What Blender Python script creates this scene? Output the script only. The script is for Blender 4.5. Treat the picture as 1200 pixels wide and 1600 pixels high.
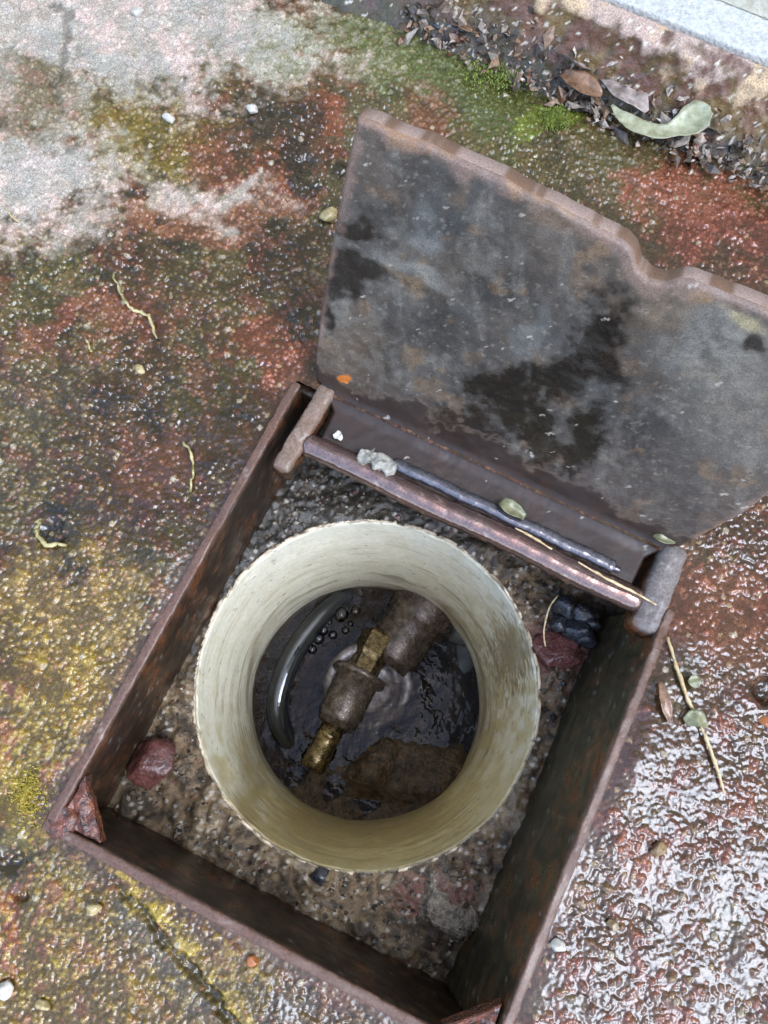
import bpy, bmesh, math, random
import numpy as np
from mathutils import Vector, Matrix

for o in list(bpy.data.objects): bpy.data.objects.remove(o)
scene = bpy.context.scene
R_ = math.radians

# ------------------------------------------------------------------ camera, sky, sun, exposure
CAM = np.array([-0.0018, -0.0226, 0.4543]); ROT = (0.2575, -0.0241, 0.4544); FPX = 1254.4
cam_data = bpy.data.cameras.new('camera'); cam = bpy.data.objects.new('camera', cam_data)
scene.collection.objects.link(cam)
cam.location = CAM; cam.rotation_euler = ROT
cam_data.sensor_fit = 'VERTICAL'; cam_data.sensor_height = 24.0; cam_data.lens = FPX/1600*24.0
cam_data.clip_start = 0.01; cam_data.clip_end = 500
scene.camera = cam
scene.render.resolution_x = 768; scene.render.resolution_y = 1024

SUN_EL, SUN_AZ = 61.0, -12.0          # azimuth measured from +X towards +Y
world = bpy.data.worlds.new('World'); scene.world = world; world.use_nodes = True
wn = world.node_tree; wn.nodes.clear()
sky = wn.nodes.new('ShaderNodeTexSky'); sky.sky_type = 'NISHITA'; sky.sun_disc = False
sky.sun_elevation = R_(SUN_EL); sky.sun_rotation = R_(90-SUN_AZ)
sky.air_density = 1.0; sky.dust_density = 2.2; sky.ozone_density = 1.0
bg = wn.nodes.new('ShaderNodeBackground'); bg.inputs['Strength'].default_value = 0.15
wo = wn.nodes.new('ShaderNodeOutputWorld')
wn.links.new(sky.outputs[0], bg.inputs[0]); wn.links.new(bg.outputs[0], wo.inputs[0])
sun_d = bpy.data.lights.new('sun', 'SUN'); sun_d.energy = 0.55; sun_d.angle = R_(31); sun_d.color = (0.43, 0.69, 1.0)
sun = bpy.data.objects.new('sun', sun_d); scene.collection.objects.link(sun)
sd = Vector((math.cos(R_(SUN_EL))*math.cos(R_(SUN_AZ)), math.cos(R_(SUN_EL))*math.sin(R_(SUN_AZ)), math.sin(R_(SUN_EL))))
sun.rotation_euler = sd.to_track_quat('Z', 'Y').to_euler()
vs = scene.view_settings; vs.view_transform = 'Standard'; vs.look = 'None'; vs.gamma = 1; vs.use_curve_mapping = False
vs.exposure = 2.1

# ------------------------------------------------------------------ numeric helpers
def _rot(rx, ry, rz):
    c, s = math.cos, math.sin
    X = np.array([[1,0,0],[0,c(rx),-s(rx)],[0,s(rx),c(rx)]]); Y = np.array([[c(ry),0,s(ry)],[0,1,0],[-s(ry),0,c(ry)]])
    Z = np.array([[c(rz),-s(rz),0],[s(rz),c(rz),0],[0,0,1]]); return Z@Y@X
RM = _rot(*ROT)
def G(px, py, z=0.0):
    """world point at height z seen at photograph pixel (px, py)"""
    d = RM@np.array([(px-600)/FPX, -(py-800)/FPX, -1.0]); t = (z-CAM[2])/d[2]; return CAM+t*d
def to_px(P):
    q = (P-CAM)@RM; w = np.maximum(-q[:,2], 1e-3)
    return 600+FPX*q[:,0]/w, 800-FPX*q[:,1]/w
def hash3(i, j, k, seed=0):
    h = (i.astype(np.int64)*374761393 + j.astype(np.int64)*668265263 + k.astype(np.int64)*2147483647 + seed*1274126177) & 0xffffffff
    h = ((h ^ (h >> 13))*1274126177) & 0xffffffff
    h = ((h ^ (h >> 16))*2246822519) & 0xffffffff
    return ((h ^ (h >> 15)) & 0xffffff)/float(0xffffff)
def vnoise(P, seed=0):
    f = np.floor(P); u = P-f; u = u*u*u*(u*(u*6-15)+10); i, j, k = (f[:,n].astype(np.int64) for n in range(3))
    r = 0
    for a in (0,1):
        wa = u[:,0] if a else 1-u[:,0]
        for b in (0,1):
            wb = u[:,1] if b else 1-u[:,1]
            for c in (0,1):
                wc = u[:,2] if c else 1-u[:,2]
                r = r + wa*wb*wc*hash3(i+a, j+b, k+c, seed)
    return r
def fbm(P, scale, octaves=4, seed=0, gain=.5):
    P = np.asarray(P, float)*scale; a = 1.0; t = 0; s = 0
    for o in range(octaves):
        s = s+a*vnoise(P, seed+o*17); t += a; a *= gain; P = P*2.03+11.7
    return s/t
def worley2(P, scale, seed=0):
    """nearest jittered point: distance (cells) and random id"""
    q = P[:,:2]*scale; f = np.floor(q).astype(np.int64); best = np.full(len(q), 9.0); rid = np.zeros(len(q)); z0 = np.zeros(len(q), np.int64)
    for a in (-1,0,1):
        for b in (-1,0,1):
            ci, cj = f[:,0]+a, f[:,1]+b
            x = ci+.15+.7*hash3(ci, cj, z0, seed+1); y = cj+.15+.7*hash3(ci, cj, z0, seed+2)
            d = np.hypot(q[:,0]-x, q[:,1]-y); m = d < best
            best = np.where(m, d, best); rid = np.where(m, hash3(ci, cj, z0, seed+3), rid)
    return best, rid
def specks(q, cell, prob, seed=0, rmax=.38):
    """sparse irregular flecks over 2-d coordinates"""
    Q = np.stack([q[0], q[1], q[0]*0], 1); jit = (fbm(Q, 2.6/cell, 2, seed+5)-.5)*cell*.9; Q = Q+jit[:,None]
    d, i = worley2(Q, 1/cell, seed); r = np.clip((i-(1-prob))/prob, 0, 1); return (d < .1+rmax*r**2)*(i > 1-prob)*1.0
def sstep(a, b, x):
    t = np.clip((x-a)/(b-a), 0, 1); return t*t*(3-2*t)
def lerp(a, b, m):
    m = np.asarray(m)[:,None]; return a*(1-m)+np.asarray(b)*m

# ------------------------------------------------------------------ object helpers
def obj(name, verts, faces, mat, parent=None, smooth=True, col=None, wet=None):
    me = bpy.data.meshes.new(name); verts = np.asarray(verts, np.float32)
    if isinstance(faces, np.ndarray):
        nf, k = faces.shape
        me.vertices.add(len(verts)); me.vertices.foreach_set('co', verts.ravel())
        me.loops.add(nf*k); me.loops.foreach_set('vertex_index', faces.astype(np.int32).ravel())
        me.polygons.add(nf); me.polygons.foreach_set('loop_start', np.arange(0, nf*k, k, dtype=np.int32))
        me.update(calc_edges=True)
    else:
        me.from_pydata(verts.tolist(), [], faces); me.update()
    me.polygons.foreach_set('use_smooth', [smooth]*len(me.polygons))
    if col is not None:
        at = me.attributes.new('Col', 'FLOAT_COLOR', 'POINT'); c = np.ones((len(verts), 4), np.float32); c[:,:3] = np.clip(col, 0.003, .9)
        at.data.foreach_set('color', c.ravel())
    if wet is not None:
        at = me.attributes.new('wet', 'FLOAT', 'POINT'); at.data.foreach_set('value', np.asarray(wet, np.float32))
    me.materials.append(mat)
    o = bpy.data.objects.new(name, me); scene.collection.objects.link(o)
    if parent: o.parent = parent
    return o
def tag(o, label=None, cat=None, group=None, kind=None):
    if label: o['label'] = label
    if cat: o['category'] = cat
    if group: o['group'] = group
    if kind: o['kind'] = kind
    return o
def thing(name, label, cat, group=None):
    o = bpy.data.objects.new(name, None); o.empty_display_size = .02; scene.collection.objects.link(o); return tag(o, label, cat, group)
def grid_faces(nu, nv, close_u=False):
    i = np.arange(nu if close_u else nu-1)[:,None]; j = np.arange(nv-1)[None,:]
    a = i*nv+j; b = ((i+1) % nu)*nv+j
    return np.stack([a, b, b+1, a+1], -1).reshape(-1, 4)
def rbox(half, r, n=6, noise=0, nscale=60, seed=0):
    """rounded box verts/faces round the origin"""
    V = []; F = []; half = np.array(half, float); idx = {}
    inner = np.maximum(half-r, 0)
    ns = [max(2, int(round(n*h/half.max()))+2) for h in half]
    def lin(k):
        h = half[k]; m = ns[k]
        return np.concatenate([[-h, -h+r*.35], np.linspace(-inner[k], inner[k], m), [h-r*.35, h]])
    L = [lin(0), lin(1), lin(2)]
    def vid(key):
        if key not in idx:
            p = np.array([L[0][key[0]], L[1][key[1]], L[2][key[2]]]); c = np.clip(p, -inner, inner); d = p-c; l = np.linalg.norm(d)
            idx[key] = len(V); V.append(c+(d/l*r if l > 1e-9 else 0))
        return idx[key]
    N = [len(l) for l in L]
    for ax in range(3):
        u, v = (ax+1) % 3, (ax+2) % 3
        for side in (0, N[ax]-1):
            for i in range(N[u]-1):
                for j in range(N[v]-1):
                    q = []
                    for (a, b) in ((i,j),(i+1,j),(i+1,j+1),(i,j+1)):
                        k = [0,0,0]; k[ax] = side; k[u] = a; k[v] = b; q.append(vid(tuple(k)))
                    F.append(q if side else q[::-1])
    V = np.array(V)
    if noise:
        d = V/np.maximum(np.linalg.norm(V/half, axis=1)[:,None], 1e-6); nn = d/np.maximum(np.linalg.norm(d, axis=1)[:,None], 1e-9)
        V = V+nn*((fbm(V, nscale, 4, seed)-.5)*2*noise)[:,None]
    return V, F
def place(V, loc, rz=0, rx=0, ry=0):
    return V@_rot(rx, ry, rz).T+np.asarray(loc)
def tube(pts, radii, seg=10, caps=True):
    pts = [np.asarray(p, float) for p in pts]; n = len(pts)
    if np.isscalar(radii): radii = [radii]*n
    V = []; up = np.array([.31, .17, .93])
    for i, p in enumerate(pts):
        t = pts[min(i+1, n-1)]-pts[max(i-1, 0)]; t = t/np.linalg.norm(t)
        a = np.cross(t, up); a /= np.linalg.norm(a); b = np.cross(t, a)
        for k in range(seg):
            an = 2*math.pi*k/seg; V.append(p+radii[i]*(a*math.cos(an)+b*math.sin(an)))
    F = []
    for i in range(n-1):
        for k in range(seg):
            k2 = (k+1) % seg; F.append([i*seg+k, i*seg+k2, (i+1)*seg+k2, (i+1)*seg+k])
    if caps: F.append(list(range(seg))[::-1]); F.append([(n-1)*seg+k for k in range(seg)])
    return np.array(V), F
def spline(pts, m=8):
    P = [np.asarray(p, float) for p in pts]; P = [2*P[0]-P[1]]+P+[2*P[-1]-P[-2]]; out = []
    for i in range(1, len(P)-2):
        for k in range(m):
            t = k/m; a, b, c, d = P[i-1:i+3]
            out.append(.5*((2*b)+(-a+c)*t+(2*a-5*b+4*c-d)*t*t+(-a+3*b-3*c+d)*t**3))
    out.append(P[-2]); return out
def lathe(p0, p1, prof, seg=32, sides=None):
    """profile [(t, r)] swept round the axis p0 > p1"""
    p0 = np.asarray(p0, float); p1 = np.asarray(p1, float); ax = p1-p0
    return tube_on_axis(p0, ax, prof, sides or seg)
def tube_on_axis(p0, ax, prof, seg):
    t = ax/np.linalg.norm(ax); up = np.array([.9, .2, .1]) if abs(t[2]) > .8 else np.array([0, 0, 1.])
    a = np.cross(t, up); a /= np.linalg.norm(a); b = np.cross(t, a); V = []; F = []
    for (s, r) in prof:
        for k in range(seg):
            an = 2*math.pi*k/seg; V.append(p0+ax*s+max(r, 1e-5)*(a*math.cos(an)+b*math.sin(an)))
    for i in range(len(prof)-1):
        for k in range(seg):
            k2 = (k+1) % seg; F.append([i*seg+k, i*seg+k2, (i+1)*seg+k2, (i+1)*seg+k])
    F.append(list(range(seg))[::-1]); F.append([(len(prof)-1)*seg+k for k in range(seg)])
    return np.array(V), F

# ------------------------------------------------------------------ materials
def new_mat(name):
    m = bpy.data.materials.new(name); m.use_nodes = True; nt = m.node_tree; b = nt.nodes['Principled BSDF']; return m, nt, b
def add_bump(nt, b, layers, dist=.0006, wet=None, wetk=.2):
    """layers: (scale, strength)"""
    tc = nt.nodes.new('ShaderNodeTexCoord'); prev = None
    for sc, st in layers:
        n = nt.nodes.new('ShaderNodeTexNoise'); n.inputs['Scale'].default_value = sc; n.inputs['Detail'].default_value = 4
        nt.links.new(tc.outputs['Object'], n.inputs['Vector'])
        bp = nt.nodes.new('ShaderNodeBump'); bp.inputs['Strength'].default_value = st; bp.inputs['Distance'].default_value = dist
        nt.links.new(n.outputs['Fac'], bp.inputs['Height'])
        if wet is not None:
            mm = nt.nodes.new('ShaderNodeMapRange'); mm.inputs['To Min'].default_value = st; mm.inputs['To Max'].default_value = st*wetk
            nt.links.new(wet, mm.inputs['Value']); nt.links.new(mm.outputs[0], bp.inputs['Strength'])
        if prev: nt.links.new(prev.outputs['Normal'], bp.inputs['Normal'])
        prev = bp
    nt.links.new(prev.outputs['Normal'], b.inputs['Normal'])
def painted(name, rough_dry=.75, rough_wet=.08, var_scale=900, var=(.55, 1.5), bump=((700,.5),), dist=.0006, metallic=0.0, spec=.5, wetk=.7):
    """base colour and wetness from mesh attributes, broken up by fine noise"""
    m, nt, b = new_mat(name); L = nt.links.new
    at = nt.nodes.new('ShaderNodeAttribute'); at.attribute_name = 'Col'
    aw = nt.nodes.new('ShaderNodeAttribute'); aw.attribute_name = 'wet'
    tc = nt.nodes.new('ShaderNodeTexCoord'); no = nt.nodes.new('ShaderNodeTexNoise'); no.inputs['Scale'].default_value = var_scale; no.inputs['Detail'].default_value = 3
    L(tc.outputs['Object'], no.inputs['Vector'])
    mr = nt.nodes.new('ShaderNodeMapRange'); mr.inputs['From Min'].default_value = .3; mr.inputs['From Max'].default_value = .7
    mr.inputs['To Min'].default_value = var[0]; mr.inputs['To Max'].default_value = var[1]; L(no.outputs['Fac'], mr.inputs['Value'])
    mx = nt.nodes.new('ShaderNodeVectorMath'); mx.operation = 'SCALE'; L(at.outputs['Color'], mx.inputs[0]); L(mr.outputs[0], mx.inputs['Scale'])
    L(mx.outputs[0], b.inputs['Base Color'])
    rr = nt.nodes.new('ShaderNodeMapRange'); rr.inputs['To Min'].default_value = rough_dry; rr.inputs['To Max'].default_value = rough_wet
    L(aw.outputs['Fac'], rr.inputs['Value']); L(rr.outputs[0], b.inputs['Roughness'])
    b.inputs['Metallic'].default_value = metallic; b.inputs['Specular IOR Level'].default_value = spec
    add_bump(nt, b, bump, dist, aw.outputs['Fac'], wetk); return m
def noisy(name, c1, c2, scale=60, rough=.6, bump=((300,.4),), dist=.0006, metallic=0, c3=None, spec=.5, rough2=None):
    m, nt, b = new_mat(name); L = nt.links.new
    tc = nt.nodes.new('ShaderNodeTexCoord'); no = nt.nodes.new('ShaderNodeTexNoise'); no.inputs['Scale'].default_value = scale; no.inputs['Detail'].default_value = 6; no.inputs['Roughness'].default_value = .65
    L(tc.outputs['Object'], no.inputs['Vector'])
    cr = nt.nodes.new('ShaderNodeValToRGB'); e = cr.color_ramp.elements; e[0].position = .36; e[1].position = .64
    e[0].color = (*c1, 1); e[1].color = (*c2, 1)
    if c3: x = e.new(.74); x.color = (*c3, 1)
    L(no.outputs['Fac'], cr.inputs[0]); L(cr.outputs[0], b.inputs['Base Color'])
    b.inputs['Roughness'].default_value = rough; b.inputs['Metallic'].default_value = metallic; b.inputs['Specular IOR Level'].default_value = spec
    if rough2 is not None:
        n2 = nt.nodes.new('ShaderNodeTexNoise'); n2.inputs['Scale'].default_value = scale*2.3; L(tc.outputs['Object'], n2.inputs['Vector'])
        r2 = nt.nodes.new('ShaderNodeMapRange'); r2.inputs['From Min'].default_value = .4; r2.inputs['From Max'].default_value = .6; r2.inputs['To Min'].default_value = rough; r2.inputs['To Max'].default_value = rough2
        L(n2.outputs['Fac'], r2.inputs['Value']); L(r2.outputs[0], b.inputs['Roughness'])
    add_bump(nt, b, bump, dist); return m

M = {}
M['ground'] = painted('wet_painted_concrete', .8, .04, 1100, (.5, 1.5), ((1400,.6),), .0005, spec=.5, wetk=.15)
M['bed'] = painted('wet_mortar', .8, .2, 1300, (.5, 1.5), ((1500,.8),(500,.5)), .0009)
M['lid'] = painted('weathered_steel', .65, .1, 1300, (.66, 1.4), ((90,.2),(2200,.16)), .0005)
M['steel'] = painted('rusty_steel', .6, .2, 700, (.7, 1.3), ((90,.2),(1200,.3)), .0005, spec=.28)
M['wet_steel'] = painted('wet_dark_steel', .3, .12, 700, (.7, 1.3), ((600,.25),), .0005, metallic=.75, spec=.9, wetk=.8)
M['pvc'] = painted('stained_pvc', .45, .22, 300, (.88, 1.12), ((160,.12),), .0005)
M['kerb'] = painted('mossy_plaster', .85, .15, 900, (.6, 1.4), ((900,.6),), .0007)
M['stone_red'] = noisy('red_stone', (.05,.018,.015), (.13,.05,.042), 140, .35, ((420,.8),), .0012, rough2=.12)
M['stone_dark'] = noisy('black_stone', (.008,.008,.009), (.04,.04,.045), 200, .2, ((500,.8),), .001, rough2=.08)
M['stone_grey'] = noisy('grey_stone', (.06,.045,.03), (.22,.18,.13), 260, .5, ((700,.9),(250,.7)), .002, rough2=.2)
M['pebble_white'] = noisy('white_pebble', (.3,.28,.23), (.55,.52,.46), 300, .35, ((700,.5),))
M['pebble_yellow'] = noisy('yellow_pebble', (.22,.16,.07), (.42,.34,.17), 300, .35, ((700,.5),))
M['pebble_brown'] = noisy('brown_pebble', (.1,.06,.03), (.25,.17,.08), 300, .25, ((700,.5),))
M['pebble_orange'] = noisy('orange_chip', (.22,.07,.02), (.36,.13,.04), 300, .4, ((700,.5),))
M['leaf_pale'] = noisy('pale_green_leaf', (.2,.2,.11), (.4,.41,.28), 130, .3, ((400,.3),))
M['leaf_brown'] = noisy('brown_dead_leaf', (.09,.045,.025), (.26,.15,.09), 150, .35, ((400,.5),), rough2=.15)
M['leaf_grey'] = noisy('grey_dead_leaf', (.14,.11,.09), (.36,.3,.27), 150, .3, ((400,.5),), rough2=.12)
M['leaf_dull'] = noisy('dull_green_leaf', (.1,.1,.05), (.24,.23,.12), 150, .35, ((400,.5),))
M['litter'] = painted('leaf_litter', .5, .12, 500, (.6, 1.4), ((500,.6),), .001)
M['grit'] = painted('loose_grit', .6, .12, 900, (.6, 1.4), ((900,.6),), .001)
M['straw'] = noisy('dry_straw', (.3,.2,.08), (.6,.46,.26), 200, .4, ((700,.3),))
M['moss_strand'] = noisy('yellow_moss_strand', (.14,.11,.03), (.42,.36,.18), 200, .35, ((700,.5),))
M['moss'] = noisy('lime_moss', (.09,.12,.015), (.22,.27,.04), 200, .6, ((700,.5),))
M['moss_gold'] = noisy('gold_moss', (.2,.15,.02), (.42,.33,.05), 200, .5, ((700,.5),))
M['brass'] = noisy('tarnished_brass', (.05,.036,.022), (.3,.22,.1), 190, .2, ((250,.3),(900,.3)), .0007, metallic=.9, c3=(.5,.4,.2), rough2=.35)
M['valve'] = noisy('corroded_bronze', (.04,.028,.02), (.15,.115,.09), 170, .38, ((200,.5),(900,.4)), .0008, metallic=.45, c3=(.3,.27,.19), rough2=.16)
M['valve_ring'] = noisy('pale_bronze', (.09,.075,.07), (.28,.25,.25), 110, .3, ((300,.5),), .0008, metallic=.3, rough2=.45)
M['hdpe'] = noisy('black_polyethylene', (.008,.009,.010), (.02,.022,.024), 60, .09, ((120,.3),), spec=.9)
M['hdpe_blue'] = noisy('blue_black_polyethylene', (.03,.035,.035), (.07,.075,.072), 60, .35, ((200,.3),))
M['mud'] = noisy('brown_mud', (.022,.014,.007), (.11,.065,.03), 130, .5, ((300,.9),(120,.6)), .003, c3=(.26,.19,.12))
M['wall_blue'] = noisy('pale_blue_plaster', (.34,.34,.31), (.52,.52,.47), 300, .8, ((500,.9),), .0015)
M['wall_cream'] = noisy('cream_plaster', (.6,.55,.42), (.75,.7,.56), 200, .8, ((400,.8),), .0015)
M['slate'] = noisy('dark_slate', (.015,.018,.022), (.05,.055,.065), 200, .3, ((500,.8),), .001)
M['cement'] = noisy('pale_cement', (.12,.11,.09), (.3,.28,.23), 200, .4, ((500,.8),), .001)
M['rust_weld'] = noisy('rusted_weld', (.025,.015,.014), (.15,.045,.022), 230, .4, ((400,.9),), .0014, c3=(.4,.15,.06), rough2=.1)
# water: Fresnel mix of clear and mirror
m = bpy.data.materials.new('murky_water'); m.use_nodes = True; nt = m.node_tree; nt.nodes.clear()
out = nt.nodes.new('ShaderNodeOutputMaterial'); tr = nt.nodes.new('ShaderNodeBsdfTransparent'); gl = nt.nodes.new('ShaderNodeBsdfGlossy'); fr = nt.nodes.new('ShaderNodeFresnel'); mx = nt.nodes.new('ShaderNodeMixShader')
tr.inputs[0].default_value = (.40, .33, .24, 1); gl.inputs['Roughness'].default_value = .015; fr.inputs['IOR'].default_value = 1.30
tc = nt.nodes.new('ShaderNodeTexCoord'); no = nt.nodes.new('ShaderNodeTexNoise'); no.inputs['Scale'].default_value = 42; no.inputs['Detail'].default_value = 3; bp = nt.nodes.new('ShaderNodeBump'); bp.inputs['Strength'].default_value = .7; bp.inputs['Distance'].default_value = .004
nt.links.new(tc.outputs['Object'], no.inputs['Vector']); nt.links.new(no.outputs['Fac'], bp.inputs['Height']); nt.links.new(bp.outputs[0], gl.inputs['Normal']); nt.links.new(bp.outputs[0], fr.inputs['Normal'])
nt.links.new(fr.outputs[0], mx.inputs[0]); nt.links.new(tr.outputs[0], mx.inputs[1]); nt.links.new(gl.outputs[0], mx.inputs[2]); nt.links.new(mx.outputs[0], out.inputs[0]); M['water'] = m
m = bpy.data.materials.new('bubble_film'); m.use_nodes = True; nt = m.node_tree; nt.nodes.clear()
out = nt.nodes.new('ShaderNodeOutputMaterial'); tr = nt.nodes.new('ShaderNodeBsdfTransparent'); gl = nt.nodes.new('ShaderNodeBsdfGlossy'); fr = nt.nodes.new('ShaderNodeFresnel'); mx = nt.nodes.new('ShaderNodeMixShader')
gl.inputs['Roughness'].default_value = .03; fr.inputs['IOR'].default_value = 1.6
nt.links.new(fr.outputs[0], mx.inputs[0]); nt.links.new(tr.outputs[0], mx.inputs[1]); nt.links.new(gl.outputs[0], mx.inputs[2]); nt.links.new(mx.outputs[0], out.inputs[0]); M['bubble'] = m

def ground_far(m):
    nt = m.node_tree; b = nt.nodes['Principled BSDF']; L = nt.links.new; src = b.inputs['Base Color'].links[0].from_socket
    tc = nt.nodes.new('ShaderNodeTexCoord'); aw = nt.nodes.new('ShaderNodeAttribute'); aw.attribute_name = 'away'; last = None
    for sc, lo, hi, c in [(26, .5, .62, (.11,.08,.022)), (60, .52, .62, (.15,.052,.03)), (140, .5, .66, (.04,.03,.017)), (420, .6, .68, (.2,.16,.1))]:
        n = nt.nodes.new('ShaderNodeTexNoise'); n.inputs['Scale'].default_value = sc; n.inputs['Detail'].default_value = 6; L(tc.outputs['Object'], n.inputs['Vector'])
        r = nt.nodes.new('ShaderNodeMapRange'); r.inputs['From Min'].default_value = lo; r.inputs['From Max'].default_value = hi; L(n.outputs['Fac'], r.inputs['Value'])
        x = nt.nodes.new('ShaderNodeMix'); x.data_type = 'RGBA'; L(r.outputs[0], x.inputs['Factor']); x.inputs['B'].default_value = (*c, 1)
        if last: L(last, x.inputs['A'])
        else: x.inputs['A'].default_value = (.085, .048, .02, 1)
        last = x.outputs['Result']
    x = nt.nodes.new('ShaderNodeMix'); x.data_type = 'RGBA'; L(aw.outputs['Fac'], x.inputs['Factor']); L(src, x.inputs['A']); L(last, x.inputs['B']); L(x.outputs['Result'], b.inputs['Base Color'])
    n = nt.nodes.new('ShaderNodeTexNoise'); n.inputs['Scale'].default_value = 330; n.inputs['Detail'].default_value = 4; L(tc.outputs['Object'], n.inputs['Vector'])
    bp = nt.nodes.new('ShaderNodeBump'); bp.inputs['Distance'].default_value = .0012; L(n.outputs['Fac'], bp.inputs['Height']); L(aw.outputs['Fac'], bp.inputs['Strength'])
    L(b.inputs['Normal'].links[0].from_socket, bp.inputs['Normal']); L(bp.outputs[0], b.inputs['Normal'])
W2, L2 = .125, .139          # half sizes of the box opening
BED = -.088

# ------------------------------------------------------------------ ground: one sheet, fine in view, growing to the horizon
def axis(a, b, step, step2=None):
    step2 = step2 or step; xs = [a]
    while xs[-1] < b: xs.append(xs[-1]+step+(step2-step)*(xs[-1]-a)/(b-a))
    xs = np.array(xs); g = .0015; lo = []; hi = []; l = xs[0]; h = xs[-1]
    while g < 60:
        l -= g; h += g; lo.append(l); hi.append(h); g *= 1.25 if g < .3 else 1.6
    return np.concatenate([lo[::-1], xs, hi])
ua = axis(-.30, .30, .00068); vb = axis(-.19, .50, .00062, .00085)
A2 = np.array([.8983, .4388]); A2 /= np.linalg.norm(A2); B2 = np.array([-A2[1], A2[0]])
U, Vv = np.meshgrid(ua, vb, indexing='ij'); U = U.ravel(); Vv = Vv.ravel()
P = np.zeros((len(U), 3)); P[:,0] = U*A2[0]+Vv*B2[0]; P[:,1] = U*A2[1]+Vv*B2[1]
near = (np.abs(U) < .4) & (Vv > -.3) & (Vv < .6)
away = sstep(0, .05, np.maximum(np.abs(U)-.30, np.maximum(-.19-Vv, Vv-.50)))      # past the finely meshed part the material takes over

def paint_ground(P):
    px, py = to_px(P)
    w1 = fbm(P, 38, 4, 3)-.5; w2 = fbm(P, 38, 4, 9)-.5; n1 = fbm(P, 28, 5, 21); n2 = fbm(P, 85, 5, 31); n3 = fbm(P, 260, 4, 41); n4 = fbm(P, 120, 4, 51, .6)
    qx = px+w1*150; qy = py+w2*150
    fr = (n3-.5)*.9+(n2-.5)*.9
    def blob(cx, cy, rx, ry=None, ang=0, soft=.35):
        ry = ry or rx; a = math.radians(ang); dx, dy = qx-cx, qy-cy
        u = (dx*math.cos(a)+dy*math.sin(a))/rx; v = (-dx*math.sin(a)+dy*math.cos(a))/ry
        return sstep(1+soft, 1-soft, np.hypot(u, v)+fr)
    C = np.tile(np.array([.082, .050, .020]), (len(P), 1)); wet = np.full(len(P), .85)
    C = lerp(C, (.03, .025, .015), sstep(.48, .64, n2)*.75)
    C = lerp(C, (.10, .082, .028), sstep(.46, .62, n1)*.6)
    red = sstep(.53, .63, n4*.6+n2*.4)
    C = lerp(C, (.15, .047, .026), red*.5)
    # broad zones
    right = sstep(560, 900, qx+.12*qy-60)*sstep(250, 420, qy)
    C = lerp(C, (.13, .072, .055), right*(.4+.4*n3)); C = lerp(C, (.1, .085, .05), right*sstep(.52, .66, n1)*.6)
    C = lerp(C, (.17, .058, .042), right*red*.6)
    low = sstep(430, -60, qx)*sstep(820, 1060, qy)
    C = lerp(C, (.19, .125, .02), low*sstep(.36, .6, n2*.5+n3*.5)*.9)
    low2 = sstep(600, 100, qx)*sstep(1330, 1460, qy); C = lerp(C, (.19, .13, .03), low2*.7); 
    C = lerp(C, (.25, .09, .06), low*sstep(.56, .64, n4)*.7)
    up = sstep(430, 250, qy)*sstep(420, 560, qx)
    C = lerp(C, (.09, .085, .045), up*.6)
    # zones with a place of their own
    for a, col, k in [((430,45,85,65), (.2,.24,.15), .8), ((610,75,110,75,15), (.15,.19,.09), .9), ((770,125,120,70,25), (.11,.15,.06), .85), ((720,200,120,45,25), (.12,.1,.045), .7),
                      ((230,215,100,75,10), (.21,.17,.035), .9), ((60,450,90,80), (.13,.13,.06), .7), ((130,960,100,110,20), (.34,.25,.1), .85), ((60,620,70,60), (.17,.15,.1), .5),
                      ((330,245,70,45), (.27,.1,.08), .8), ((440,290,60,40), (.26,.09,.065), .8), ((500,190,60,40), (.28,.085,.06), .8), ((430,560,55,55), (.32,.11,.08), .9), ((150,500,90,40), (.27,.1,.08), .75), ((310,350,150,26,-8), (.33,.15,.12), .8),
                      ((250,735,70,75), (.27,.12,.09), .7), ((1120,330,130,70,25), (.36,.12,.12), .75), ((1100,960,110,70), (.33,.14,.12), .7), ((665,185,60,35,25), (.26,.09,.07), .7), ((1010,1360,60,50), (.3,.13,.11), .6),
                      ((440,195,75,38), (.035,.033,.026), .85), ((480,265,30,24), (.02,.02,.018), .9), ((90,830,55,28,25), (.03,.03,.02), .8), ((20,1340,40,40), (.06,.055,.04), .7), ((110,1100,80,60), (.3,.22,.04), .8), ((30,1250,60,60), (.34,.27,.02), .9), ((20,1440,25,20), (.34,.1,.04), .9), ((250,1180,70,30,-60), (.16,.07,.045), .6)]:
        C = lerp(C, np.array(col)*np.array([.70,.66,.5]), blob(*a)*k*.9)
    # dark wet strip along the gutter
    gl_ = sstep(.345, .385, P[:,1]+w1*.02)*sstep(.05, -.3, -P[:,0]*0+(px < 640)*1.0)
    C = lerp(C, (.045, .055, .035), gl_*.8)
    C = lerp(C, (.13, .17, .03), blob(868, 185, 34, 26, 10)*.8)
    # dry pale crust, with white haze and reflection painted into its colour (far left)
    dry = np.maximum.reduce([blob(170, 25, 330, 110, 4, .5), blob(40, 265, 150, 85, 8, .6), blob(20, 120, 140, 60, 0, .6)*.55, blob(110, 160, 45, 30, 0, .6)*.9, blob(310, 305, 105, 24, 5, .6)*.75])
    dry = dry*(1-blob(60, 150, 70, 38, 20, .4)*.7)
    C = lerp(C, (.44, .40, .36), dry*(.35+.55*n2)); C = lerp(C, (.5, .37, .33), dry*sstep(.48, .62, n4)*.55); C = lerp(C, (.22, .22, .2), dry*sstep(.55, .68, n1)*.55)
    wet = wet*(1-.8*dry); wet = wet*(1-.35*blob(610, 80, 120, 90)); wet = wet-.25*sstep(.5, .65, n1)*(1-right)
    # fines stuck to the steel edge
    film = .68+.42*right+.5*blob(330, 760, 170, 130, -55)+.35*blob(380, 600, 120, 70)+.3*blob(760, 260, 200, 40, 25)+.2*low-.8*dry-.35*up-.25*sstep(520, 200, qy)
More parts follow.
